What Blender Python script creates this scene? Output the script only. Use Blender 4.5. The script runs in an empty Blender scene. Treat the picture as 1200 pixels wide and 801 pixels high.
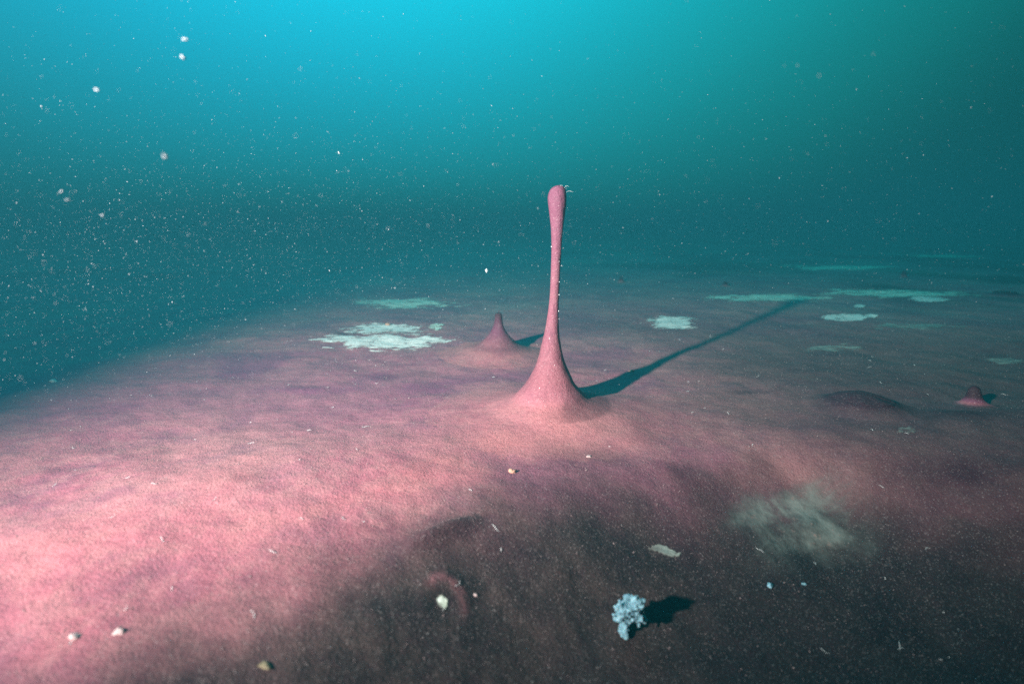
import bpy, bmesh, math, random
import numpy as np
from mathutils import Vector, Matrix
sc = bpy.context.scene
C = sc.collection
random.seed(4)
rng = np.random.default_rng(11)

# ------------------------------------------------------------------ camera
CAM = np.array([0.0, 0.0, 0.32]); PITCH = math.radians(11.0); F = 667.0
cd = bpy.data.cameras.new('camera'); cam = bpy.data.objects.new('camera', cd); C.objects.link(cam)
cam.location = CAM; cam.rotation_euler = (math.pi/2 - PITCH, 0, 0)
cd.lens = 20.0; cd.sensor_width = 36.0; cd.clip_start = 0.01; cd.clip_end = 400
cd.dof.use_dof = True; cd.dof.focus_distance = 1.04; cd.dof.aperture_fstop = 3.6
sc.camera = cam

# ------------------------------------------------------------------ world: glow of the surface, seen through deep water
w = bpy.data.worlds.new('World'); sc.world = w; w.use_nodes = True
nt = w.node_tree; nt.nodes.clear()
def N(t, typ, **kw):
    n = t.nodes.new(typ)
    for k, v in kw.items():
        if k.startswith('i_'): n.inputs[int(k[2:])].default_value = v
        else: setattr(n, k, v)
    return n
def math_(t, op, a, b=None, c=None, clamp=False):
    n = t.nodes.new('ShaderNodeMath'); n.operation = op; n.use_clamp = clamp
    for i, v in enumerate((a, b, c)):
        if v is None: continue
        if isinstance(v, (int, float)): n.inputs[i].default_value = v
        else: t.links.new(v, n.inputs[i])
    return n.outputs[0]
def mix(t, fac, a, b, mode='MIX'):
    n = N(t, 'ShaderNodeMix'); n.data_type = 'RGBA'; n.blend_type = mode
    for sock, v in ((n.inputs[0], fac), (n.inputs[6], a), (n.inputs[7], b)):
        if isinstance(v, (int, float)): sock.default_value = v
        elif isinstance(v, tuple): sock.default_value = (*v, 1) if len(v) == 3 else v
        else: t.links.new(v, sock)
    return n.outputs[2]
def rmp(t, v, a, b, lo=0.0, hi=1.0):
    n = N(t, 'ShaderNodeMapRange'); n.interpolation_type = 'SMOOTHSTEP'
    n.inputs[1].default_value = a; n.inputs[2].default_value = b; n.inputs[3].default_value = lo; n.inputs[4].default_value = hi
    t.links.new(v, n.inputs[0]); return n.outputs[0]
tc = N(nt, 'ShaderNodeTexCoord')
def dot_dir(el, az):
    n = N(nt, 'ShaderNodeVectorMath', operation='DOT_PRODUCT')
    nt.links.new(tc.outputs['Generated'], n.inputs[0])
    e, a = math.radians(el), math.radians(az)
    n.inputs[1].default_value = (math.cos(e)*math.sin(a), math.cos(e)*math.cos(a), math.sin(e))
    return n.outputs['Value']
GLOW_K, GLOW_PEAK = 6.2, 1.85
g = math_(nt, 'MULTIPLY', math_(nt, 'EXPONENT', math_(nt, 'MULTIPLY', math_(nt, 'SUBTRACT', dot_dir(47, -13), 1.0), GLOW_K)), GLOW_PEAK)
ramp = N(nt, 'ShaderNodeValToRGB'); cr = ramp.color_ramp
cr.elements[0].position = 0.0; cr.elements[0].color = (0.0, 0.022, 0.020, 1)
cr.elements[1].position = 1.0; cr.elements[1].color = (0.0, 1.35, 1.6, 1)
for p, col in ((0.05, (0.0, 0.060, 0.055, 1)), (0.095, (0, 0.165, 0.172, 1)), (0.18, (0, 0.30, 0.34, 1)), (0.33, (0, 0.48, 0.58, 1))):
    e = cr.elements.new(p); e.color = col
sc_ = math_(nt, 'MULTIPLY', g, 0.5)
nt.links.new(sc_, ramp.inputs[0])
bg = N(nt, 'ShaderNodeBackground'); bg.inputs[1].default_value = 1.0
tint = mix(nt, rmp(nt, dot_dir(0, -70), -.5, 1.0), (1, 1, .90), (1, .98, 1.28))
nt.links.new(mix(nt, 1.0, ramp.outputs[0], tint, 'MULTIPLY'), bg.inputs[0])
wo = N(nt, 'ShaderNodeOutputWorld'); nt.links.new(bg.outputs[0], wo.inputs[0])

# ------------------------------------------------------------------ the diver's lamp, left of the camera (its beam and long shadow are in the photo)
ld = bpy.data.lights.new('dive_lamp', 'SPOT'); lamp = bpy.data.objects.new('dive_lamp', ld); C.objects.link(lamp)
LP = Vector((-1.06, -0.52, 0.72)); AIM = LP + Vector((.51, .85, -.08))
lamp.location = LP; lamp.rotation_euler = (AIM - LP).to_track_quat('-Z', 'Y').to_euler()
ld.energy = 1010; ld.color = (1.0, 0.80, 0.84); ld.spot_size = math.radians(73.5); ld.spot_blend = 1.0; ld.shadow_soft_size = 0.030

# ------------------------------------------------------------------ render settings
sc.view_settings.view_transform = 'Standard'; sc.view_settings.look = 'None'
sc.view_settings.exposure = 0; sc.view_settings.gamma = 1
sc.cycles.use_denoising = False
sc.cycles.max_bounces = 6; sc.cycles.volume_bounces = 2; sc.cycles.diffuse_bounces = 3; sc.cycles.transparent_max_bounces = 12
sc.cycles.sample_clamp_indirect = 4

# ------------------------------------------------------------------ noise and terrain
def _hash(ix, iy, s):
    h = (ix.astype(np.int64)*374761393 + iy.astype(np.int64)*668265263 + s*1442695041) & 0xffffffff
    h = ((h ^ (h >> 13))*1274126177) & 0xffffffff
    return ((h ^ (h >> 16)) & 0xffff)/65535.0
def vnoise(x, y, s=0):
    x = np.asarray(x, float); y = np.asarray(y, float)
    ix, iy = np.floor(x), np.floor(y); fx, fy = x-ix, y-iy
    ux, uy = fx*fx*fx*(fx*(fx*6-15)+10), fy*fy*fy*(fy*(fy*6-15)+10)
    a, b, c, d = _hash(ix, iy, s), _hash(ix+1, iy, s), _hash(ix, iy+1, s), _hash(ix+1, iy+1, s)
    return (a+(b-a)*ux)*(1-uy) + (c+(d-c)*ux)*uy
def fbm(x, y, o=4, s=0):
    t, amp, f = 0, 0.5, 1.0
    for k in range(o):
        t = t + amp*(vnoise(x*f+17.3*k, y*f-9.1*k, s+k)-0.5); amp *= .5; f *= 2.03
    return t
def sstep(a, b, x):
    t = np.clip((x-a)/(b-a), 0, 1); return t*t*(3-2*t)
def ray(px, py):
    x, z = (px-600)/F, -(py-400.5)/F
    c, s = math.cos(PITCH), math.sin(PITCH)
    return np.array([x, c + z*s, z*c - s])
def at0(px, py):                      # the same point on the level plane
    d = ray(px, py); t = -CAM[2]/d[2]; return CAM[0]+d[0]*t, CAM[1]+d[1]*t
def gauss(x, y, cx, cy, sx, sy, a=0):
    c, s = math.cos(a), math.sin(a); u = (x-cx)*c+(y-cy)*s; v = -(x-cx)*s+(y-cy)*c
    return np.exp(-(u/sx)**2-(v/sy)**2)
HOL = at0(925, 612); FING = at0(648, 478); CONE = at0(584, 408); RA = at0(462, 648); RB = at0(565, 606)
CRAT = at0(520, 708)
def seg_d(x, y, a, b):
    ax, ay = a; bx, by = b; L2 = (bx-ax)**2+(by-ay)**2
    t = np.clip(((x-ax)*(bx-ax)+(y-ay)*(by-ay))/L2, 0, 1)
    dx, dy = x-(ax+t*(bx-ax)), y-(ay+t*(by-ay))
    side = np.sign((bx-ax)*(y-ay)-(by-ay)*(x-ax))
    return np.sqrt(dx*dx+dy*dy)*side, t
_L = [at0(*q) for q in ((-60, 810), (120, 765), (310, 715), (450, 648), (570, 580), (700, 538), (820, 518), (1000, 515), (1200, 532))]
LIMX = np.linspace(-3, 4, 1401)
_y = np.interp(LIMX, [-3]+[q[0] for q in _L]+[1.5, 4], [-1]+[q[1] for q in _L]+[.9, 1.2])
_k = np.exp(-(np.arange(-40, 41)*.005/.07)**2); LIMY = np.convolve(np.pad(_y, 40, 'edge'), _k/_k.sum(), 'valid')
def gz(x, y):
    x = np.asarray(x, float); y = np.asarray(y, float)
    z = 0.020*fbm(x*1.7+3, y*1.7, 3, 1) + 0.013*fbm(x*7, y*7, 3, 5) + 0.0042*fbm(x*26, y*26, 3, 9)
    far = sstep(3, 9, np.hypot(x, y)); z = z + far*0.10*fbm(x*.35, y*.35, 3, 21)
    # the bank falls away to the left
    z = z - 0.25*sstep(-0.70, -3.2, x + 0.10*fbm(x*2, y*2, 2, 30))*sstep(-2.0, 0.6, y)
    z = z + 0.030*gauss(x, y, -0.34, 0.62, 0.30, 0.20, 0.5)            # lit swell at lower left
    lim = np.interp(x, LIMX, LIMY)                                      # crest of the swell; the near right falls away behind it
    z = z - 0.075*sstep(.02, .34, lim-y+.05*fbm(x*4, y*4, 2, 33))*sstep(1.3, .5, x) - 0.05*sstep(-.15, .55, x)*sstep(.05, .35, lim-y)
    z = z - 0.022*gauss(x, y, HOL[0], HOL[1], 0.11, 0.075) + 0.010*gauss(x, y, HOL[0]+.02, HOL[1]-.01, 0.03, 0.02)
    z = z + 0.014*gauss(x, y, FING[0], FING[1], 0.20, 0.15)
    z = z + 0.008*gauss(x, y, CONE[0], CONE[1], 0.16, 0.13)
    z = z + 0.018*gauss(x, y, 0.95, 0.93, 0.45, 0.10, 0.1)             # low ridge on the right
    d, t = seg_d(x, y, RA, RB)
    z = z + 0.0120*np.exp(-(d/0.011)**2)*(np.sin(np.pi*np.clip(t, 0, 1))*.9+.1)*np.where(d < 0, 1, 1)
    rr = np.hypot((x-CRAT[0]), (y-CRAT[1])*.9)
    z = z + 0.0020*np.exp(-((rr-0.020)/0.008)**2)*(.5+.5*np.tanh((y-CRAT[1])/.012)) - 0.002*np.exp(-(rr/0.012)**2)
    return z
def at(px, py):
    d = ray(px, py); d = d/np.linalg.norm(d); t = 0.15
    for _ in range(4000):
        p = CAM + d*t; g_ = float(gz(p[0], p[1]))
        if p[2] <= g_: break
        t += max(0.0008, (p[2]-g_)*0.5)
        if t > 60: break
    return CAM + d*t
for _ in range(2): HOL, RA, RB, CRAT = at(925, 612)[:2], at(462, 648)[:2], at(565, 606)[:2], at(520, 708)[:2]
DEEP = at(1120, 770)[:2]  # centre of the shade painted into the near-right corner
MARO = [(*at(a_, b_)[:2], c_, d_, e_) for a_, b_, c_, d_, e_ in ((1150, 484, .10, .03, .6), (700, 608, .035, .030, .6), (1140, 552, .06, .025, .6), (800, 556, .03, .03, .5), (500, 636, .03, .010, .7), (410, 392, .05, .05, .5), (865, 460, .05, .02, .5), (300, 560, .05, .02, .4), (170, 530, .09, .02, .35), (620, 640, .05, .03, .4), (430, 620, .03, .01, .4), (470, 440, .06, .03, .35))]
def ppm(P):                           # pixels per metre at a point
    c, s = math.cos(PITCH), math.sin(PITCH)
    return F/((P[1]-CAM[1])*c - (P[2]-CAM[2])*s)

def mesh_obj(name, verts, faces, mat, parent=None, smooth=True, attrs=None):
    me = bpy.data.meshes.new(name)
    verts = np.asarray(verts, np.float32)
    if isinstance(faces, np.ndarray):
        n = faces.shape[1]
        me.vertices.add(len(verts)); me.vertices.foreach_set('co', verts.ravel())
        me.loops.add(faces.size); me.loops.foreach_set('vertex_index', faces.astype(np.int32).ravel())
        me.polygons.add(len(faces)); me.polygons.foreach_set('loop_start', np.arange(0, faces.size, n, dtype=np.int32))
        me.update(calc_edges=True)
    else:
        me.from_pydata(verts.tolist(), [], faces); me.update()
    if smooth: me.polygons.foreach_set('use_smooth', np.ones(len(me.polygons), bool))
    for k, v in (attrs or {}).items():
        a = me.attributes.new(k, 'FLOAT', 'POINT'); a.data.foreach_set('value', np.asarray(v, np.float32).ravel())
    me.materials.append(mat)
    o = bpy.data.objects.new(name, me); C.objects.link(o)
    if parent: o.parent = parent
    return o
def tag(o, label=None, cat=None, group=None, kind=None):
    for k, v in (('label', label), ('category', cat), ('group', group), ('kind', kind)):
        if v: o[k] = v
    return o

# ------------------------------------------------------------------ materials
def new_mat(name):
    m = bpy.data.materials.new(name); m.use_nodes = True; t = m.node_tree; t.nodes.clear()
    out = N(t, 'ShaderNodeOutputMaterial'); b = N(t, 'ShaderNodeBsdfPrincipled')
    t.links.new(b.outputs[0], out.inputs[0]); return m, t, b, out
def noise(t, vec, scale, detail=4, rough=.55, dist=0.0):
    n = N(t, 'ShaderNodeTexNoise'); n.inputs['Scale'].default_value = scale; n.inputs['Detail'].default_value = detail
    n.inputs['Roughness'].default_value = rough; n.inputs['Distortion'].default_value = dist
    t.links.new(vec, n.inputs['Vector']); return n.outputs['Fac']
def attr(t, name):
    n = N(t, 'ShaderNodeAttribute'); n.attribute_name = name; return n.outputs['Fac']

def mat_microbial():
    m, t, b, out = new_mat('microbial_mat')
    pos = N(t, 'ShaderNodeNewGeometry').outputs['Position']
    pk = mix(t, rmp(t, noise(t, pos, 3.2, 5), .35, .65), (.38, .115, .145), (.46, .185, .185))
    pk = mix(t, rmp(t, noise(t, pos, 11, 5, .6), .44, .70, 0, .55), pk, (.20, .085, .125))      # mauve blotches
    pk = mix(t, rmp(t, noise(t, pos, 34, 4, .6), .40, .66, 0, .45), pk, (.50, .23, .215))
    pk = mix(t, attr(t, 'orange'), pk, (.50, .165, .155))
    pk = mix(t, attr(t, 'mauve'), pk, (.25, .075, .125))
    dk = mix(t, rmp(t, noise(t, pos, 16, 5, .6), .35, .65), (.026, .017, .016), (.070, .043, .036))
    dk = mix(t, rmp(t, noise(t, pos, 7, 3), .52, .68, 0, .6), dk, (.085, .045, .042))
    dk = mix(t, attr(t, 'deep'), dk, mix(t, .72, dk, (.008, .006, .007)))  # deep: extra shade painted into the near-right mat colour
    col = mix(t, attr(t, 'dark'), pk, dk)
    col = mix(t, attr(t, 'maroon'), col, (.040, .010, .017))
    col = mix(t, attr(t, 'dense'), col, mix(t, 1.0, col, (.40, .33, .36), 'MULTIPLY'))
    col = mix(t, attr(t, 'pale'), col, (.34, .36, .30))
    md = noise(t, pos, 150, 4, .7)
    col = mix(t, rmp(t, md, .52, .36, 0, .40), col, mix(t, .5, col, (.06, .02, .03)))
    col = mix(t, rmp(t, md, .56, .72, 0, .45), col, mix(t, .20, col, (.72, .50, .46)))
    # fine grain: dark pores and pale granules
    gr = noise(t, pos, 420, 2, .7)
    col = mix(t, rmp(t, gr, .50, .30, 0, .45), col, mix(t, .5, col, (.02, .012, .014)))
    gr2 = noise(t, pos, 610, 1, .5)
    col = mix(t, rmp(t, gr2, .66, .74, 0, .75), col, mix(t, .30, col, (.85, .74, .68)))
    t.links.new(col, b.inputs['Base Color'])
    b.inputs['Roughness'].default_value = .62; b.inputs['Specular IOR Level'].default_value = .18
    h = math_(t, 'ADD', math_(t, 'MULTIPLY', noise(t, pos, 60, 6, .62), .0026), math_(t, 'MULTIPLY', gr, .0020))
    bp = N(t, 'ShaderNodeBump'); bp.inputs['Distance'].default_value = 1.0; bp.inputs['Strength'].default_value = .8
    t.links.new(h, bp.inputs['Height']); t.links.new(bp.outputs[0], b.inputs['Normal'])
    return m
def mat_plain(name, col, col2=None, scale=200, rough=.7, sss=0):
    m, t, b, out = new_mat(name)
    pos = N(t, 'ShaderNodeNewGeometry').outputs['Position']
    c = mix(t, rmp(t, noise(t, pos, scale, 4, .6), .35, .65), col, col2 or tuple(v*.6 for v in col))
    t.links.new(c, b.inputs['Base Color']); b.inputs['Roughness'].default_value = rough
    if sss:
        b.inputs['Subsurface Weight'].default_value = sss; b.inputs['Subsurface Scale'].default_value = .003
    bp = N(t, 'ShaderNodeBump'); bp.inputs['Distance'].default_value = .002; bp.inputs['Strength'].default_value = .7
    t.links.new(noise(t, pos, scale*2, 3), bp.inputs['Height']); t.links.new(bp.outputs[0], b.inputs['Normal'])
    return m
def mat_film(name, col, col2, cover=.1, stretch=(1, 1, 1), scale=14, soft=.3, top=1.0, feather=.3):
    """pale bacterial film: broken strands that thin out towards the edge"""
    m, t, b, out = new_mat(name)
    pos = N(t, 'ShaderNodeNewGeometry').outputs['Position']
    mp = N(t, 'ShaderNodeMapping'); mp.inputs['Scale'].default_value = stretch; t.links.new(pos, mp.inputs[0]); v = mp.outputs[0]
    c = mix(t, rmp(t, noise(t, v, scale*2.2, 5, .65), .38, .66), col, col2)
    c = mix(t, rmp(t, noise(t, pos, 130, 3, .7), .60, .70, 0, .7), c, (.30, .20, .16))
    t.links.new(c, b.inputs['Base Color']); b.inputs['Roughness'].default_value = .8
    e = attr(t, 'edge')
    a = math_(t, 'ADD', math_(t, 'MULTIPLY', math_(t, 'SUBTRACT', noise(t, v, scale, 8, .74, .6), .5), 5.5), math_(t, 'MULTIPLY', e, .8))
    a = rmp(t, a, .5-cover-soft*.5, .5-cover+soft*.5, 0, top)
    a = math_(t, 'MULTIPLY', a, rmp(t, e, .0, feather))
    tr = N(t, 'ShaderNodeBsdfTransparent'); mx = N(t, 'ShaderNodeMixShader')
    t.links.new(a, mx.inputs[0]); t.links.new(tr.outputs[0], mx.inputs[1]); t.links.new(b.outputs[0], mx.inputs[2])
    t.links.new(mx.outputs[0], out.inputs[0])
    bp = N(t, 'ShaderNodeBump'); bp.inputs['Distance'].default_value = .004; bp.inputs['Strength'].default_value = .6
    t.links.new(noise(t, pos, 60, 5, .6), bp.inputs['Height']); t.links.new(bp.outputs[0], b.inputs['Normal'])
    return m
MM = mat_microbial()
M_FILM = mat_film('white_film', (.92, .84, .76), (.74, .66, .58), .12, (.9, 2.2, 1), 26, .5)
M_FILM_GREEN = mat_film('pale_film', (.90, .95, .78), (.62, .66, .50), .12, (.6, 1.8, 1), 20, .8, .9)
M_FILM_THIN = mat_film('thin_film', (.42, .46, .38), (.20, .20, .17), -.02, (.8, 1.5, 1), 12, .9, .6)
M_FILM_SWIRL = mat_film('swirl_film', (.20, .215, .18), (.06, .065, .055), -.06, (1.0, .9, 1), 8, 1.6, .8, 1.0)
M_FLOC = mat_plain('white_floc', (.22, .40, .44), (.10, .21, .25), 260, .8, .3)  # clump's white darkened and tinted: teal ambient light painted into the colour
M_SNOW = mat_plain('marine_snow', (.85, .85, .80), (.6, .62, .58), 300)
M_DRIFT = mat_plain('drift_particle', (.36, .37, .37), (.24, .25, .25), 300)
M_GRAIN = mat_plain('sediment_grain', (.58, .43, .39), (.36, .25, .23), 300)
M_SAND = mat_plain('fine_sand', (.36, .26, .24), (.20, .14, .13), 300)
M_ORANGE = mat_plain('orange_crust', (.62, .30, .18), (.42, .22, .16), 300)
M_DARK = mat_plain('dark_mat', (.075, .03, .045), (.03, .015, .02), 200)
M_OCHRE = mat_plain('ochre_bit', (.24, .19, .10), (.14, .11, .06), 300)

# ------------------------------------------------------------------ lake bed
def CRIM(x, y):
    dx, dy = x-CRAT[0], (y-CRAT[1])*.8; rr = np.hypot(dx, dy)
    return np.exp(-((rr-.019)/.0045)**2)*sstep(-.25, .7, (dy+.35*dx)/(rr+1e-6))*(.6+1.2*np.clip(vnoise(x*160, y*160, 3), 0, 1)-.3)
def tones(x, y):
    """colour tones of the mat here, with some lamp light and shade painted in"""
    n1 = fbm(x*3.1, y*3.1, 4, 40); n2 = fbm(x*9, y*9, 4, 50)
    # near right: shade painted into the dark mat's colour, bounded by a line from lower left to the right ridge
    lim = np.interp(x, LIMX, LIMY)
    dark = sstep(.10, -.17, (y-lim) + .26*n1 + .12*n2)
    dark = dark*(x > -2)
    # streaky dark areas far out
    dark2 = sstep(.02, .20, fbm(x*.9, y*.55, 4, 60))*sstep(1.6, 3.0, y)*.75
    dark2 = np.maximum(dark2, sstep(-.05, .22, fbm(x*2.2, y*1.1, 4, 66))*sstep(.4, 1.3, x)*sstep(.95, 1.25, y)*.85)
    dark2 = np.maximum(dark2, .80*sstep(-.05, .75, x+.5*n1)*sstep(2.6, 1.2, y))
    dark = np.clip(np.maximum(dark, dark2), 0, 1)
    orange = .45*gauss(x, y, FING[0], FING[1], .16, .11) + .6*gauss(x, y, CONE[0], CONE[1], .09, .07) + .35*gauss(x, y, .02, .80, .22, .14)
    orange = orange + .30*CRIM(x, y)
    orange = np.clip(orange*(1+1.5*n2), 0, 1)
    mauve = np.clip(sstep(.03, .22, fbm(x*4.3+8, y*4.3, 4, 70))*.6, 0, 1)
    d, tt = seg_d(x, y, RA, RB)
    mauve = np.clip(mauve + .8*np.exp(-((d+.008)/.010)**2) + .55*sstep(.66, 1.0, y+.4*n1)*sstep(.25, -.25, x)*sstep(1.7, 1.1, y), 0, 1)  # crease's lee shade and the dimmer bed past the beam band, painted in
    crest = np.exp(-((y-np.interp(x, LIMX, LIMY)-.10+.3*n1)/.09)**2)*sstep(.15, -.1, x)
    orange = np.clip(orange + .30*crest*(1+1.5*n2), 0, 1)  # paler band: the lamp's bright sweep painted into the mat colour
    pale = sstep(.04, .24, fbm(x*1.3, y*.8, 5, 80))*sstep(1.2, 2.6, y)*.35
    pale = np.clip(pale, 0, 1)
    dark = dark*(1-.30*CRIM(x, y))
    deep = np.clip(gauss(x, y, DEEP[0]-.02, DEEP[1]-.03, .55, .32, .3)*(1+2.2*n1), 0, 1)  # painted shade: near-right corner of the mat darkened further
    maroon = np.zeros_like(dark)
    for (mx, my, sx_, sy_, w_) in MARO: maroon = maroon + w_*gauss(x, y, mx, my, sx_, sy_)
    maroon = maroon + .9*np.exp(-((d+.010)/.007)**2)*np.sin(np.pi*tt)  # shade on the crease's lee side, painted as a dark line
    maroon = np.clip(maroon*(.9+3*n2+1.5*n1), 0, .85)
    return dict(maroon=maroon, deep=deep, dark=dark, orange=orange, mauve=mauve, pale=pale)
NR, NA = 900, 700
rad = 0.10*np.exp(np.linspace(0, math.log(120/0.10), NR))
af = np.radians(np.linspace(-58, 58, NA-60)); ab = np.radians(np.linspace(58, 302, 62))[1:-1]
ang = np.concatenate([af, ab]); NAA = len(ang)
R_, A_ = np.meshgrid(rad, ang, indexing='ij')
X = (R_*np.sin(A_)).ravel(); Y = (R_*np.cos(A_)).ravel()
Z = gz(X, Y)
V = np.stack([X, Y, Z], 1); V = np.concatenate([V, [[0, 0, float(gz(0, 0))]]])
i = np.arange(NR-1)[:, None]*NAA; j = np.arange(NAA)[None, :]; jn = (j+1) % NAA
Q = np.stack([(i+j).ravel(), (i+jn).ravel(), (i+NAA+jn).ravel(), (i+NAA+j).ravel()], 1)[:, ::-1]
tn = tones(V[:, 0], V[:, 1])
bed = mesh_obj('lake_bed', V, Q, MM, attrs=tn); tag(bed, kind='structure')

# ------------------------------------------------------------------ mat fingers
def finger_mesh(P, prof, lean, nth=110, rough=.03, seed=0, flat=.0, sy=1.0):
    """prof: list of (height, radius); lean(h) -> x offset. The skirt follows the lake bed."""
    hs = np.array([p[0] for p in prof]); rs = np.array([p[1] for p in prof])
    # refine profile
    n = 140; u = np.linspace(0, len(prof)-1, n); k = np.arange(len(prof))
    def cr_(vals):
        out = []
        for q in u:
            i0 = min(int(q), len(vals)-2); f = q-i0
            p0 = vals[max(i0-1, 0)]; p1 = vals[i0]; p2 = vals[i0+1]; p3 = vals[min(i0+2, len(vals)-1)]
            out.append(.5*((2*p1)+(-p0+p2)*f+(2*p0-5*p1+4*p2-p3)*f*f+(-p0+3*p1-3*p2+p3)*f**3))
        return np.array(out)
    H, R = cr_(hs), np.maximum(cr_(rs), 1e-4)
    th = np.linspace(0, 2*np.pi, nth, endpoint=False)
    HH, TT = np.meshgrid(H, th, indexing='ij'); RR = np.repeat(R[:, None], nth, 1)
    top = hs.max()
    nz = fbm(np.cos(TT)*1.6+seed+HH*30, np.sin(TT)*1.6+HH*22, 4, seed+3)
    RR = RR*(1+rough*2.2*nz*np.where(RR < .05, 1, .3+0*RR))
    cx = P[0] + lean(HH/top)*1.0
    x = cx + RR*np.cos(TT); y = P[1] + RR*np.sin(TT)*sy
    z0 = float(gz(P[0], P[1])); rmax = rs.max()
    blend = sstep(.12*rmax, .55*rmax, RR)
    z = HH + z0*(1-blend) + gz(x, y)*blend + np.where(RR < .3*rmax, 0.0012*fbm(x*160, y*160+HH*90, 3, 8), 0)
    V = np.stack([x.ravel(), y.ravel(), z.ravel()], 1)
    V = np.concatenate([V, [[float(cx[-1, 0]), P[1], float(z[-1].mean())+.0006]]])
    i = np.arange(n-1)[:, None]*nth; j = np.arange(nth)[None, :]; jn = (j+1) % nth
    Q = np.stack([(i+j).ravel(), (i+jn).ravel(), (i+nth+jn).ravel(), (i+nth+j).ravel()], 1)
    Q = Q.tolist() + [[(n-1)*nth+a, (n-1)*nth+(a+1) % nth, len(V)-1] for a in range(nth)]
    hv = np.concatenate([(HH/top).ravel(), [1]]); rv = np.concatenate([(RR/rmax).ravel(), [0]])
    return V, Q, hv, rv
def finger(P, prof, lean, label, cat, name='microbial_finger', group=None, tone='main', **kw):
    P = np.asarray(P)
    V, Q, hv, rv = finger_mesh(P, prof, lean, **kw)
    a = tones(V[:, 0], V[:, 1])
    a['maroon'] = np.zeros_like(hv); a['dense'] = dict(main=.60, cone=.72, dark=.6, lump=.3)[tone]*sstep(.004, .16, hv)
    if tone == 'main':
        up = sstep(.10, .5, hv)
        a['orange'] = np.clip(a['orange']*(1-up) + .25*np.exp(-((hv-.12)/.12)**2)*(rv < .6), 0, 1)
        a['mauve'] = np.clip(.38*sstep(.02, .10, hv) + .5*sstep(.45, .95, hv) + a['mauve']*.3, 0, 1)
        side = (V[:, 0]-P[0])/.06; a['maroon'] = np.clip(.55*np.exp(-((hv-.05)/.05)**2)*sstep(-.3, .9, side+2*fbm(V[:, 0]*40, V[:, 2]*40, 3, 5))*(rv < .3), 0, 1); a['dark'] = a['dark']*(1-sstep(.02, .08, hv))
    elif tone == 'cone':
        a['maroon'] = sstep(.45, .95, hv)*.65; a['mauve'] = np.clip(.35*sstep(.05, .2, hv)+sstep(.2, .55, hv)*.65, 0, 1); a['orange'] = np.clip(a['orange']+.35*(1-hv), 0, 1)*(1-a['mauve'])
        a['dark'] = np.maximum(a['dark'], sstep(.80, 1.0, hv)*.7)
    elif tone == 'dark':
        a['mauve'] = np.maximum(a['mauve'], sstep(.1, .3, hv)); a['dark'] = np.maximum(a['dark']*(1-sstep(.03, .12, hv)), sstep(.45, .75, hv)*.9); a['orange'] = np.exp(-((hv-.28)/.16)**2)*.9; a['maroon'] = sstep(.25, .5, hv)*.95
    elif tone == 'lump':
        k = sstep(.05, .5, hv); a['mauve'] = np.maximum(a['mauve'], k); a['dark'] = np.maximum(a['dark'], .8*k); a['orange'] = a['orange']*0; a['maroon'] = .97*k
    z0 = float(gz(P[0], P[1])); V = V - np.array([P[0], P[1], z0])
    o = mesh_obj(name, V, Q, MM, attrs=a); o.location = (P[0], P[1], z0)
    tag(o, label, cat, group); return o

def prow(Pb, cx, y, wd):              # a photo row of an upright thing standing at Pb -> (height, radius, x offset)
    d = ray(cx, y); t_ = Pb[1]/d[1]
    z_ = CAM[2]+d[2]*t_-Pb[2]; x_ = d[0]*t_-Pb[0]
    return z_, wd*.94/2*t_/F, x_
P = at(648, 478); k = ppm(P)
ROWS = ((466, 645.5, 96), (459, 645, 79), (450, 645, 62), (442, 646, 52), (431, 645.5, 41), (420, 645.5, 32.5), (409, 645.6, 26.5), (398, 646, 21.5), (387, 646.8, 17.5), (376, 647.5, 15),
        (362, 648.6, 13), (348, 649.8, 11.8), (332, 650.6, 11.4), (315, 651.2, 11.8), (298, 651.9, 12.4), (282, 652.3, 13.4), (268, 652.8, 15.2), (256, 653, 18), (246, 653, 20.6), (238, 652.8, 22.8),
        (231, 652.8, 23.2), (225.5, 653.2, 21.2), (221.5, 654, 18), (219, 654.6, 13.5), (217.6, 655.2, 8), (217, 655.4, 2))
rw = [prow(P, cx, y, wd) for y, cx, wd in ROWS]
prof = [(-.004, .34), (-.0012, .27), (.0010, .19), (.0050, .125), (.0115, .092)] + [(a_[0], a_[1]) for a_ in rw]
RH, RX = np.array([0]+[a_[0] for a_ in rw]), np.array([0]+[a_[2] for a_ in rw])
def lean_main(t): return np.interp(t*RH.max(), RH, RX)
def zpx(y): return prow(P, 648, y, 1)[0]
main = finger(P, prof, lean_main, 'tall pink finger of mat with thin stem and rounded club head on flared base', 'mat finger', rough=.05, seed=2, nth=140)
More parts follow.
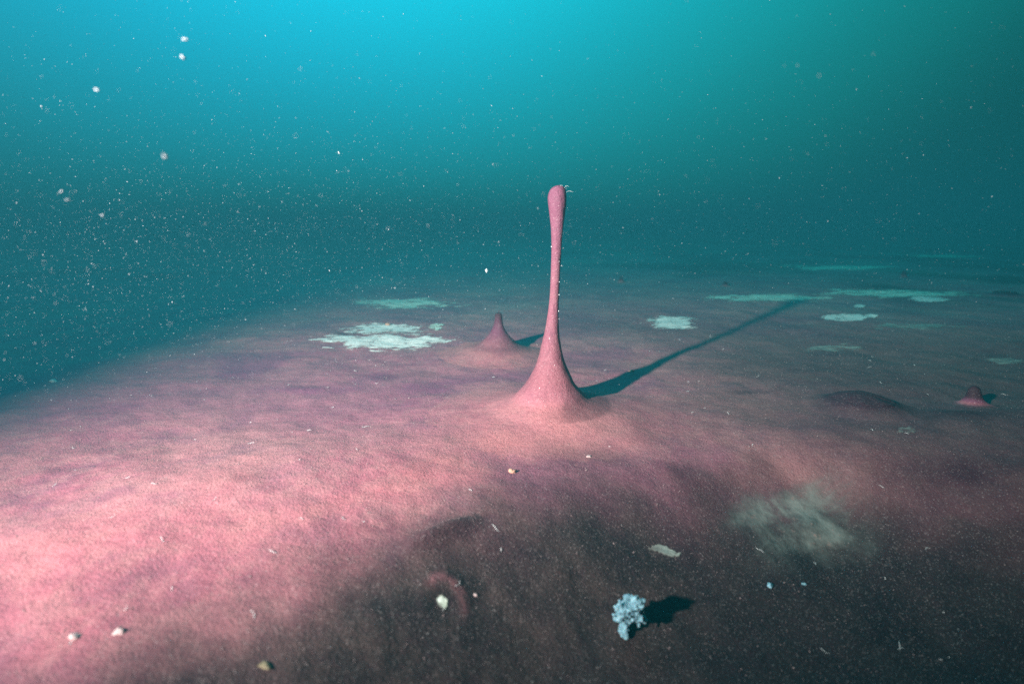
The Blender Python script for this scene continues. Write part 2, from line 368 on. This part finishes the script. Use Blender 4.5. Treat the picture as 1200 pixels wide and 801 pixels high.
# pale flecks and fibres caught on the stem
def blob_mesh(r, seed, sub=2, amp=.35, stretch=(1, 1, 1)):
    bm = bmesh.new(); bmesh.ops.create_icosphere(bm, subdivisions=sub, radius=1)
    rr = random.Random(seed); ph = [rr.uniform(0, 6.28) for _ in range(6)]
    for v in bm.verts:
        c = v.co
        f = 1+amp*(math.sin(3*c.x+ph[0])*math.cos(2.7*c.y+ph[1])+.5*math.sin(6*c.z+ph[2]+3*c.x)+.4*math.sin(9*c.y+ph[3])*math.cos(8*c.x+ph[4]))
        v.co = Vector((c.x*stretch[0], c.y*stretch[1], c.z*stretch[2]))*r*f
    me = bpy.data.meshes.new('blob'); bm.to_mesh(me); bm.free()
    me.polygons.foreach_set('use_smooth', np.ones(len(me.polygons), bool)); return me
def stem_pt(y, side):                 # point on the stem's outline at photo row y; side -1..1
    h = zpx(y); hs = [p[0] for p in prof]; top = max(hs)
    r = float(np.interp(h, hs, [p[1] for p in prof])); a = math.acos(max(-1, min(1, side)))
    return Vector((float(lean_main(np.array(h/top)))+r*math.cos(a), -r*math.sin(a), h))
for n_, (y, s_, r) in enumerate(((289, -.98, .0009), (364, .95, .0016), (361, .97, .0010), (345, .9, .0008), (330, .85, .0007), (306, .6, .0006), (395, -.3, .0008), (424, .2, .0007), (262, .9, .0006), (448, -.5, .0009))):
    me = blob_mesh(r, n_, 1, .3, (1, 1, 1.3)); me.materials.append(M_SNOW)
    f = bpy.data.objects.new('fleck', me); C.objects.link(f); f.parent = main; f.location = stem_pt(y, s_)
def tube_verts(pts, r, ns=5):
    V, Q = [], []
    for i_, p in enumerate(pts):
        d = (pts[min(i_+1, len(pts)-1)]-pts[max(i_-1, 0)]).normalized()
        u = d.orthogonal().normalized(); v = d.cross(u)
        rr = r*(1-.7*abs(2*i_/(len(pts)-1)-1)**2)
        for q in range(ns):
            a = 2*math.pi*q/ns; V.append(p+(u*math.cos(a)+v*math.sin(a))*rr)
    for i_ in range(len(pts)-1):
        for q in range(ns): Q.append([i_*ns+q, i_*ns+(q+1) % ns, (i_+1)*ns+(q+1) % ns, (i_+1)*ns+q])
    return V, Q
for n_, (y, s_, dx, dz) in enumerate(((226, .95, .012, .004), (221, .8, .008, .006), (240, .99, .003, -.008), (219, .2, .004, .003), (312, .97, .004, .002), (371, .96, .002, -.006))):
    p0 = stem_pt(y, s_); pts = [p0+Vector((dx*u, 0, dz*u*(1.6-u)+.0008*math.sin(5*u))) for u in np.linspace(0, 1, 7)]
    v, q = tube_verts(pts, .00017)
    mesh_obj('fibre', [tuple(a) for a in v], q, M_SNOW, main)

P2 = at(584, 411); k2 = ppm(P2)
prof = [(-.005, .24), (-.001, .18), (.0010, .135), (.0035, .102), (.0080, .080)]
rw2 = [prow(P2, cx, y, wd) for y, cx, wd in ((403, 584.5, 50), (398, 584.5, 37), (393, 584.5, 27), (388, 584.6, 19), (383, 584.8, 13.8), (378, 585, 10.8), (373, 585, 9.4), (369.5, 585, 8.8), (367.4, 585, 7), (366.2, 585, 2.5))]
prof += [(a_[0], a_[1]) for a_ in rw2]
cone = finger(P2, prof, lambda t: t*0.4/k2, 'short pink cone of mat with narrow dark tip left of the tall finger', 'mat cone', name='microbial_cone', tone='cone', seed=5)
v, q = tube_verts([Vector((.001, -.002, .070+.0022*i_)) for i_ in range(5)], .0009)
zt = max(p[0] for p in prof)
v, q = tube_verts([Vector((.001+.0004*i_, 0, zt-.003+.0026*i_)) for i_ in range(5)], .0012)
mesh_obj('tip', [tuple(a) for a in v], q, M_DARK, cone)

P3 = at(1141, 475); k3 = ppm(P3)
pr = [(-.003, .055), (.0006, .036), (.0035, .025)] + [(1.25*(475-y)/k3, wd/2/k3) for y, wd in ((471, 24), (467, 17), (463, 14), (459, 11.5), (457, 8), (455.8, 3))]
finger(P3, pr, lambda t: -t*2/k3, 'stubby dark red knob of mat with orange foot near the right edge', 'mat knob', name='microbial_stub', tone='dark', seed=7, nth=60)
P4 = at(1008, 476); k4 = ppm(P4)
pr = [(-.004, .13), (.0010, .09), (.0060, .066), (.0135, .050), (.0195, .036), (.0235, .024), (.0255, .012), (.0258, .003)]
finger(P4, pr, lambda t: 0*t, 'low dark purple lump of mat left of the stubby red knob', 'mat lump', name='microbial_lump', tone='lump', seed=9, nth=80, rough=.2)
for (px, py, hpx, wpx, lab) in ((1059, 325, 8, 6, 'tiny dark spike on the far bed beside the long green streak'),
                                (728, 330, 7, 5, 'tiny dark spike on the far bed right of the tall finger'),
                                (850, 335, 5, 7, 'tiny dark nub on the far bed above the long shadow'),
                                (1178, 346, 5, 30, 'wide low dark hummock on the far bed at right edge')):
    Pf = at(px, py); kf = ppm(Pf)
    pr = [(-.004, wpx*1.6/kf), (.001, wpx*1.0/kf), (.15*hpx/kf, wpx*.65/kf), (.5*hpx/kf, wpx*.42/kf), (.85*hpx/kf, wpx*.33/kf), (hpx/kf, wpx*.15/kf), (1.02*hpx/kf, wpx*.02/kf)]
    finger(Pf, pr, lambda t: 0*t, lab, 'mat spike' if wpx < 20 else 'mat hummock', name='microbial_spike' if wpx < 20 else 'microbial_hummock', tone='dark', seed=int(px), nth=32)

# ------------------------------------------------------------------ bacterial film patches
def patch(name, label, cat, mat, px, py, wpx, hpx, seed, ang=0.0, group='pale bacterial films on the bed', irregular=.8, res=110, lift=.0016, core=1.0):
    """a thin film draped on the bed, its outline given in photo pixels and laid out on the ground"""
    P = at(px, py); A = at(px, py-hpx/2); B = at(px, py+hpx/2)
    hy = max((A[1]-B[1])/2, .006); hx = wpx/2/ppm(P)
    u = np.linspace(-1.15, 1.15, res); U, W = np.meshgrid(u, u, indexing='ij')
    cy = (A[1]+B[1])/2
    x = P[0]*(1+0*U) + U*hx + W*hx*math.sin(ang); y = cy + W*hy + U*hy*ang*2.0
    x = x + (y-cy)*(P[0]/P[1])              # lies along the line of the bed, as patches do in the picture
    r = np.sqrt(U**2+W**2) + irregular*fbm(U*2.6+seed, W*2.2-seed, 5, seed)*1.6
    edge = np.clip((1-r)*1.6*core, 0, 1)
    z = gz(x, y) + lift + .0015*fbm(x*60, y*60, 3, seed)*edge - .0024*(1-sstep(0, .15, edge))
    V = np.stack([x.ravel(), y.ravel(), z.ravel()], 1)
    i = np.arange(res-1)[:, None]*res; j = np.arange(res-1)[None, :]
    Q = np.stack([(i+j).ravel(), (i+res+j).ravel(), (i+res+j+1).ravel(), (i+j+1).ravel()], 1)
    keep = edge.ravel()[Q].max(1) > 0.0; Q = Q[keep]
    used = np.unique(Q); remap = -np.ones(len(V), int); remap[used] = np.arange(len(used))
    V = V[used]; Q = remap[Q]; org = np.array([P[0], cy, float(gz(P[0], cy))])
    o = mesh_obj(name, V-org, Q, mat, attrs={'edge': edge.ravel()[used]}); o.location = org
    tag(o, label, cat, group); return o
patch('bacterial_film', 'large ragged bright white film left of the short cone', 'film', M_FILM, 447, 400, 150, 21, 3, core=1.5)
patch('bacterial_film', 'white ragged wisp just behind the large bright film', 'film', M_FILM, 452, 386, 95, 14, 14, .05)
patch('bacterial_film', 'long pale green streak behind the large bright white film', 'film', M_FILM_GREEN, 468, 356, 150, 12, 5, core=1.3)
patch('bacterial_film', 'small pinkish pale spot between the white film and short cone', 'film', M_FILM_GREEN, 512, 383, 18, 8, 6, core=1.3)
patch('bacterial_film', 'cream oval film right of the tall finger before its shadow', 'film', M_FILM, 789, 378, 66, 15, 7, core=1.2)
patch('bacterial_film', 'bright leaf shaped film with pointed right end on the right bed', 'film', M_FILM, 988, 372, 62, 10, 8, irregular=.3, core=2.2)
patch('bacterial_film', 'small tail of white film at the tip of the leaf shaped film', 'film', M_FILM, 1020, 370, 18, 4, 9, irregular=.3, core=2)
patch('bacterial_film', 'long pale green streak crossed by the end of the long shadow', 'film', M_FILM_GREEN, 892, 349, 150, 9, 10, core=1.2)
patch('bacterial_film', 'long green band behind the small bright lens on the right', 'film', M_FILM_GREEN, 1060, 344, 210, 10, 11, core=1.2)
patch('bacterial_film', 'small bright green lens shaped film in front of the green band', 'film', M_FILM, 1096, 351, 54, 7, 12, irregular=.25, core=2.2)
patch('bacterial_film', 'farthest long green streak left of a tiny dark spike', 'film', M_FILM_GREEN, 985, 314, 135, 6, 13, core=1.5)
patch('bacterial_film', 'faint grey green streak right of the leaf shaped film', 'film', M_FILM_THIN, 1075, 383, 130, 9, 15, core=1.3)
patch('bacterial_film', 'tiny pale green dash behind the leaf shaped film', 'film', M_FILM, 1010, 359, 16, 4, 16, irregular=.2, core=2)
patch('bacterial_film', 'faint brownish streak in front of the leaf shaped film', 'film', M_FILM_THIN, 975, 408, 70, 8, 17, core=1.2)
patch('bacterial_film', 'faint pale streak at the right edge of the mid bed', 'film', M_FILM_THIN, 1175, 424, 60, 8, 18, core=1.2)
patch('bacterial_film', 'faintest far streak near the horizon on the right', 'film', M_FILM_GREEN, 1105, 300, 90, 3, 19, core=1.5)
patch('bacterial_film', 'broad grey green swirl of film in the dark near right hollow', 'film', M_FILM_SWIRL, 925, 618, 250, 150, 20, res=150, irregular=.38, core=.8)
patch('bacterial_film', 'small bluish white strip of film above the white clump', 'film', M_FILM_THIN, 779, 646, 34, 5, 22, -.05, irregular=.9, core=1.6)
patch('bacterial_film', 'little teal white spot inside the orange rimmed pit', 'film', M_FILM_GREEN, 519, 706, 14, 8, 23, irregular=.3, core=1.4)
patch('bacterial_film', 'pale greenish fleck of film below the purple lump', 'film', M_FILM_THIN, 1062, 505, 26, 8, 24, core=1.6)

# ------------------------------------------------------------------ loose things on the bed
def floc(px, py, hpx, lobes, label, seed, mat=M_FLOC, vox=.0006):
    P = at(px, py); s = 1/ppm(P)
    bm = bmesh.new(); rr2 = random.Random(seed)
    for (lx, lz, ly, r) in lobes:
        for q in range(13):
            v3 = Vector([rr2.gauss(0, .45) for _ in range(3)])*r*s; f = rr2.uniform(.5, 1.05)*r*s
            m4 = Matrix.Translation(Vector((lx*s, ly*s, lz*s))+v3) @ Matrix.Rotation(rr2.uniform(0, 6.3), 4, Vector([rr2.gauss(0, 1) for _ in range(3)])) @ Matrix.Diagonal((f, f*.6, f*.34, 1))
            bmesh.ops.create_icosphere(bm, subdivisions=2, radius=1, matrix=m4)
    me = bpy.data.meshes.new('white_clump'); bm.to_mesh(me); bm.free(); me.materials.append(mat)
    o = bpy.data.objects.new('white_clump', me); C.objects.link(o); o.location = P
    r_ = o.modifiers.new('r', 'REMESH'); r_.mode = 'VOXEL'; r_.voxel_size = vox; r_.use_smooth_shade = True
    tx = bpy.data.textures.new('crumple', 'CLOUDS'); tx.noise_scale = .009; tx.noise_depth = 5
    d_ = o.modifiers.new('d', 'DISPLACE'); d_.texture = tx; d_.strength = .007; d_.mid_level = .5
    tx2 = bpy.data.textures.new('crumple_fine', 'CLOUDS'); tx2.noise_scale = .0025; tx2.noise_depth = 3
    d2 = o.modifiers.new('d2', 'DISPLACE'); d2.texture = tx2; d2.strength = .0020
    tag(o, label, 'white clump'); return o
floc(734, 744, 50, [(-6, 5, 0, 6), (-3, 11, 0, 7), (-5, 20, 0, 6), (-8, 27, -1, 7), (-2, 29, 0, 8), (-8, 35, 0, 6), (1, 38, 0, 8), (8, 42, 0, 7), (13, 44, 1, 5), (8, 34, 1, 6),
                    (10, 26, 2, 7), (13, 22, 2, 6), (18, 19, 3, 4.5), (4, 19, 2, 6), (2, 25, 1, 7)],
     'fluffy bluish white clump standing on the dark near bed', 1)
def lump(name, px, py, wpx, mat, label, cat, seed, st=(1, .8, .55), group=None):
    P = at(px, py); r = wpx/2/ppm(P)
    me = blob_mesh(r, seed, 3, .28, st); me.materials.append(mat)
    o = bpy.data.objects.new(name, me); C.objects.link(o); o.location = (P[0], P[1], P[2]+r*st[2]*.12)
    o.rotation_euler = (0, 0, seed*1.3); tag(o, label, cat, group)
lump('crust_chip', 455, 381, 9, M_ORANGE, 'tiny orange chip at the back of the white film', 'chip', 1)
lump('crust_chip', 600, 553, 9, M_ORANGE, 'orange chip on the bed in front of the tall finger', 'chip', 2, (1, .8, .7))
lump('crust_chip', 690, 535, 6, M_GRAIN, 'pale chip on the bed right of the orange chip', 'chip', 3)
lump('crust_chip', 557, 697, 6, M_GRAIN, 'pinkish chip beside the orange rimmed pit', 'chip', 4)
lump('pale_nodule', 87, 746, 13, M_GRAIN, 'cream nodule on bright pink mat, left of a pair', 'nodule', 5, (1, .8, .5))
lump('pale_nodule', 139, 741, 13, M_GRAIN, 'white nodule on bright pink mat, right of a pair', 'nodule', 6, (.7, 1, .6))
lump('pale_nodule', 62, 447, 9, M_SNOW, 'pale nodule on the falling left edge of the bank', 'nodule', 12, (1, .8, .5))
lump('leaf_bit', 308, 779, 22, M_OCHRE, 'yellowish scrap lying on mat at the bottom edge', 'scrap', 7, (1, .45, .15))
lump('green_nodule', 902, 686, 9, M_FLOC, 'small greenish nodule on dark mat below the swirl', 'nodule', 8, (1, .8, .6))
lump('green_nodule', 942, 684, 5, M_FLOC, 'tiny pale nodule right of the small greenish one', 'nodule', 9)
lump('crust_chip', 740, 435, 7, M_ORANGE, 'small brown chip at the edge of the long shadow', 'chip', 10, (1, .8, .5))

# ------------------------------------------------------------------ stuff: grains, fibres, marine snow
OCT = np.array([[1, 0, 0], [-1, 0, 0], [0, 1, 0], [0, -1, 0], [0, 0, 1], [0, 0, -1]], float)
OF = np.array([[0, 2, 4], [2, 1, 4], [1, 3, 4], [3, 0, 4], [2, 0, 5], [1, 2, 5], [3, 1, 5], [0, 3, 5]])
def scatter(name, P, S, mat, label, cat):
    n = len(P); a = rng.uniform(0, 6.28, n); b = rng.uniform(0, 6.28, n)
    J = OCT[None]*rng.uniform(.5, 1.2, (n, 6, 1))
    ca, sa, cb, sb = np.cos(a)[:, None], np.sin(a)[:, None], np.cos(b)[:, None], np.sin(b)[:, None]
    x = J[..., 0]*ca-J[..., 1]*sa; y = J[..., 0]*sa+J[..., 1]*ca; z = J[..., 2]
    y2 = y*cb-z*sb; z2 = y*sb+z*cb
    W = np.stack([x, y2, z2], -1)*S[:, None, :]+P[:, None, :]
    Fc = (OF[None]+np.arange(n)[:, None, None]*6).reshape(-1, 3)
    o = mesh_obj(name, W.reshape(-1, 3), Fc, mat, smooth=False); tag(o, label, cat, kind='stuff'); return o
def cone_points(n, rmin, rmax, p=1.0):
    a = np.radians(rng.uniform(-48, 48, n)); r = (rmin**p+(rmax**p-rmin**p)*rng.random(n))**(1/p)
    return r*np.sin(a), r*np.cos(a)
x, y = cone_points(60000, .25, 3.0, .8)
s = rng.lognormal(math.log(.00042), .40, len(x))*(.7+.35*np.hypot(x, y))
den = .35+1.6*np.clip(fbm(x*5, y*5, 3, 90)+.2, 0, 1)
kp = (rng.random(len(x)) < den) & (np.hypot(x-P[0], y-P[1]) > .10)
x, y, s = x[kp], y[kp], s[kp]
scatter('sediment_grains', np.stack([x, y, gz(x, y)+.0004], 1), np.stack([s, s, s*.7], 1), M_SAND, 'pale grains sprinkled over the pink mat', 'grains')
# grains on the flared foot of the tall finger
# short pale fibres lying on the mat
VV, QQ = [], []
for _ in range(130):
    a = math.radians(random.uniform(-42, 42)); r = random.uniform(.45, 1.9); x0, y0 = r*math.sin(a), r*math.cos(a)
    L = random.uniform(.003, .012); t0 = random.uniform(0, 6.28); cv = random.uniform(-2.5, 2.5); pts = []
    xx, yy = x0, y0
    for q in range(7):
        pts.append(Vector((xx, yy, float(gz(xx, yy))+.0012+.0008*math.sin(q)))); tt = t0+cv*q/6
        xx += L/6*math.cos(tt); yy += L/6*math.sin(tt)
    v, q = tube_verts(pts, .00022*(1+r*.3), 4); b0 = len(VV); VV += [tuple(a_) for a_ in v]; QQ += [[i_+b0 for i_ in f_] for f_ in q]
tag(mesh_obj('pale_fibres', VV, QQ, M_SNOW), 'short pale fibres lying about on the mat', 'fibres', kind='stuff')
# marine snow in the water
def snow(n, dmin, dmax, med, sig, xb, p=2.0):
    d = (dmin**p+(dmax**p-dmin**p)*rng.random(n))**(1/p)
    u = rng.uniform(-620, 620, n)
    px = 600+u; py = rng.uniform(-20, 470, n)
    wgt = xb(px, py); kp = rng.random(n) < wgt; d, px, py = d[kp], px[kp], py[kp]
    dr = np.stack([(px-600)/F, np.ones_like(px), -(py-400.5)/F], 1)
    c_, s_ = math.cos(PITCH), math.sin(PITCH)
    D = np.stack([dr[:, 0], c_+dr[:, 2]*s_, dr[:, 2]*c_-s_], 1)
    Pn = CAM+D*d[:, None]; ok = Pn[:, 2] > gz(Pn[:, 0], Pn[:, 1])+.004; Pn = Pn[ok]
    s = rng.lognormal(math.log(med), sig, len(Pn))
    return Pn, s
bands = lambda px, py: (.10+.90*np.exp(-((py-(330-.13*px))/130)**2))*(.10+.90*np.exp(-(px/400)**2))
parts = [snow(8000, .30, .60, .00024, .40, bands),
         snow(60000, .6, 1.6, .00034, .42, bands),
         snow(90000, 1.2, 3.2, .00068, .42, lambda px, py: (.10+.9*np.exp(-((py-310)/90)**2))*(.35+.65*np.exp(-((px-300)/420)**2))*.7)]
Pn = np.concatenate([a[0] for a in parts]); s = np.concatenate([a[1] for a in parts])
scatter('marine_snow', Pn, np.stack([s, s, s*rng.uniform(.5, 1.1, len(s))], 1), M_DRIFT, 'fine pale particles drifting in the water', 'particles')
for n_, (px, py, d, r, lab) in enumerate(((217, 46, .42, .0016, 'upper of two soft white flakes drifting in the upper left water'),
        (214, 67, .42, .0017, 'lower of two soft white flakes drifting in the upper left water'),
        (311, 42, .9, .0011, 'small white flake drifting alone right of the soft pair'),
        (397, 179, .95, .0021, 'brightest sharp white flake in the water left of centre'),
        (425, 187, .95, .0012, 'small white flake just right of the brightest one'),
        (113, 105, .40, .0015, 'soft round flake above the hazy left water'),
        (193, 183, .34, .0019, 'large soft grey flake in the hazy left water'),
        (570, 317, 1.2, .0032, 'small bright flat flake hovering above the short cone'),
        (120, 252, .45, .0012, 'soft flake low in the blue left haze'),
        (79, 234, .42, .0012, 'soft flake near the left edge, lower of a stacked pair'),
        (72, 224, .42, .0011, 'soft flake near the left edge, upper of a stacked pair'),
        (386, 317, 1.1, .0016, 'small white flake above the pale green streak'))):
    Pq = CAM+ray(px, py)*d; me = blob_mesh(r*.8, 30+n_, 2, .42, (1.3, .8, .6)); me.materials.append(M_SNOW if n_ in (3, 7) else M_DRIFT)
    o = bpy.data.objects.new('drifting_flake', me); C.objects.link(o); o.location = Pq; o.rotation_euler = (0, n_*.7, n_*1.1)
    tag(o, lab, 'flake', 'single flakes drifting in the water')

# ------------------------------------------------------------------ the water itself
bm = bmesh.new(); bmesh.ops.create_cube(bm, size=1)
bmesh.ops.scale(bm, vec=(300, 300, 4.2), verts=bm.verts); bmesh.ops.translate(bm, vec=(0, 0, -.4), verts=bm.verts)
me = bpy.data.meshes.new('haze'); bm.to_mesh(me); bm.free()
hz = bpy.data.objects.new('haze', me); C.objects.link(hz)
m = bpy.data.materials.new('water_volume'); m.use_nodes = True; t = m.node_tree; t.nodes.clear()
out = N(t, 'ShaderNodeOutputMaterial'); pv = N(t, 'ShaderNodeVolumePrincipled')
pv.inputs['Color'].default_value = (.018, .135, .165, 1); pv.inputs['Absorption Color'].default_value = (.13, .62, .56, 1)
pv.inputs['Density'].default_value = .25; pv.inputs['Anisotropy'].default_value = .0
t.links.new(pv.outputs[0], out.inputs['Volume']); me.materials.append(m)
tag(hz, 'teal water filling the whole scene', 'water', kind='stuff')
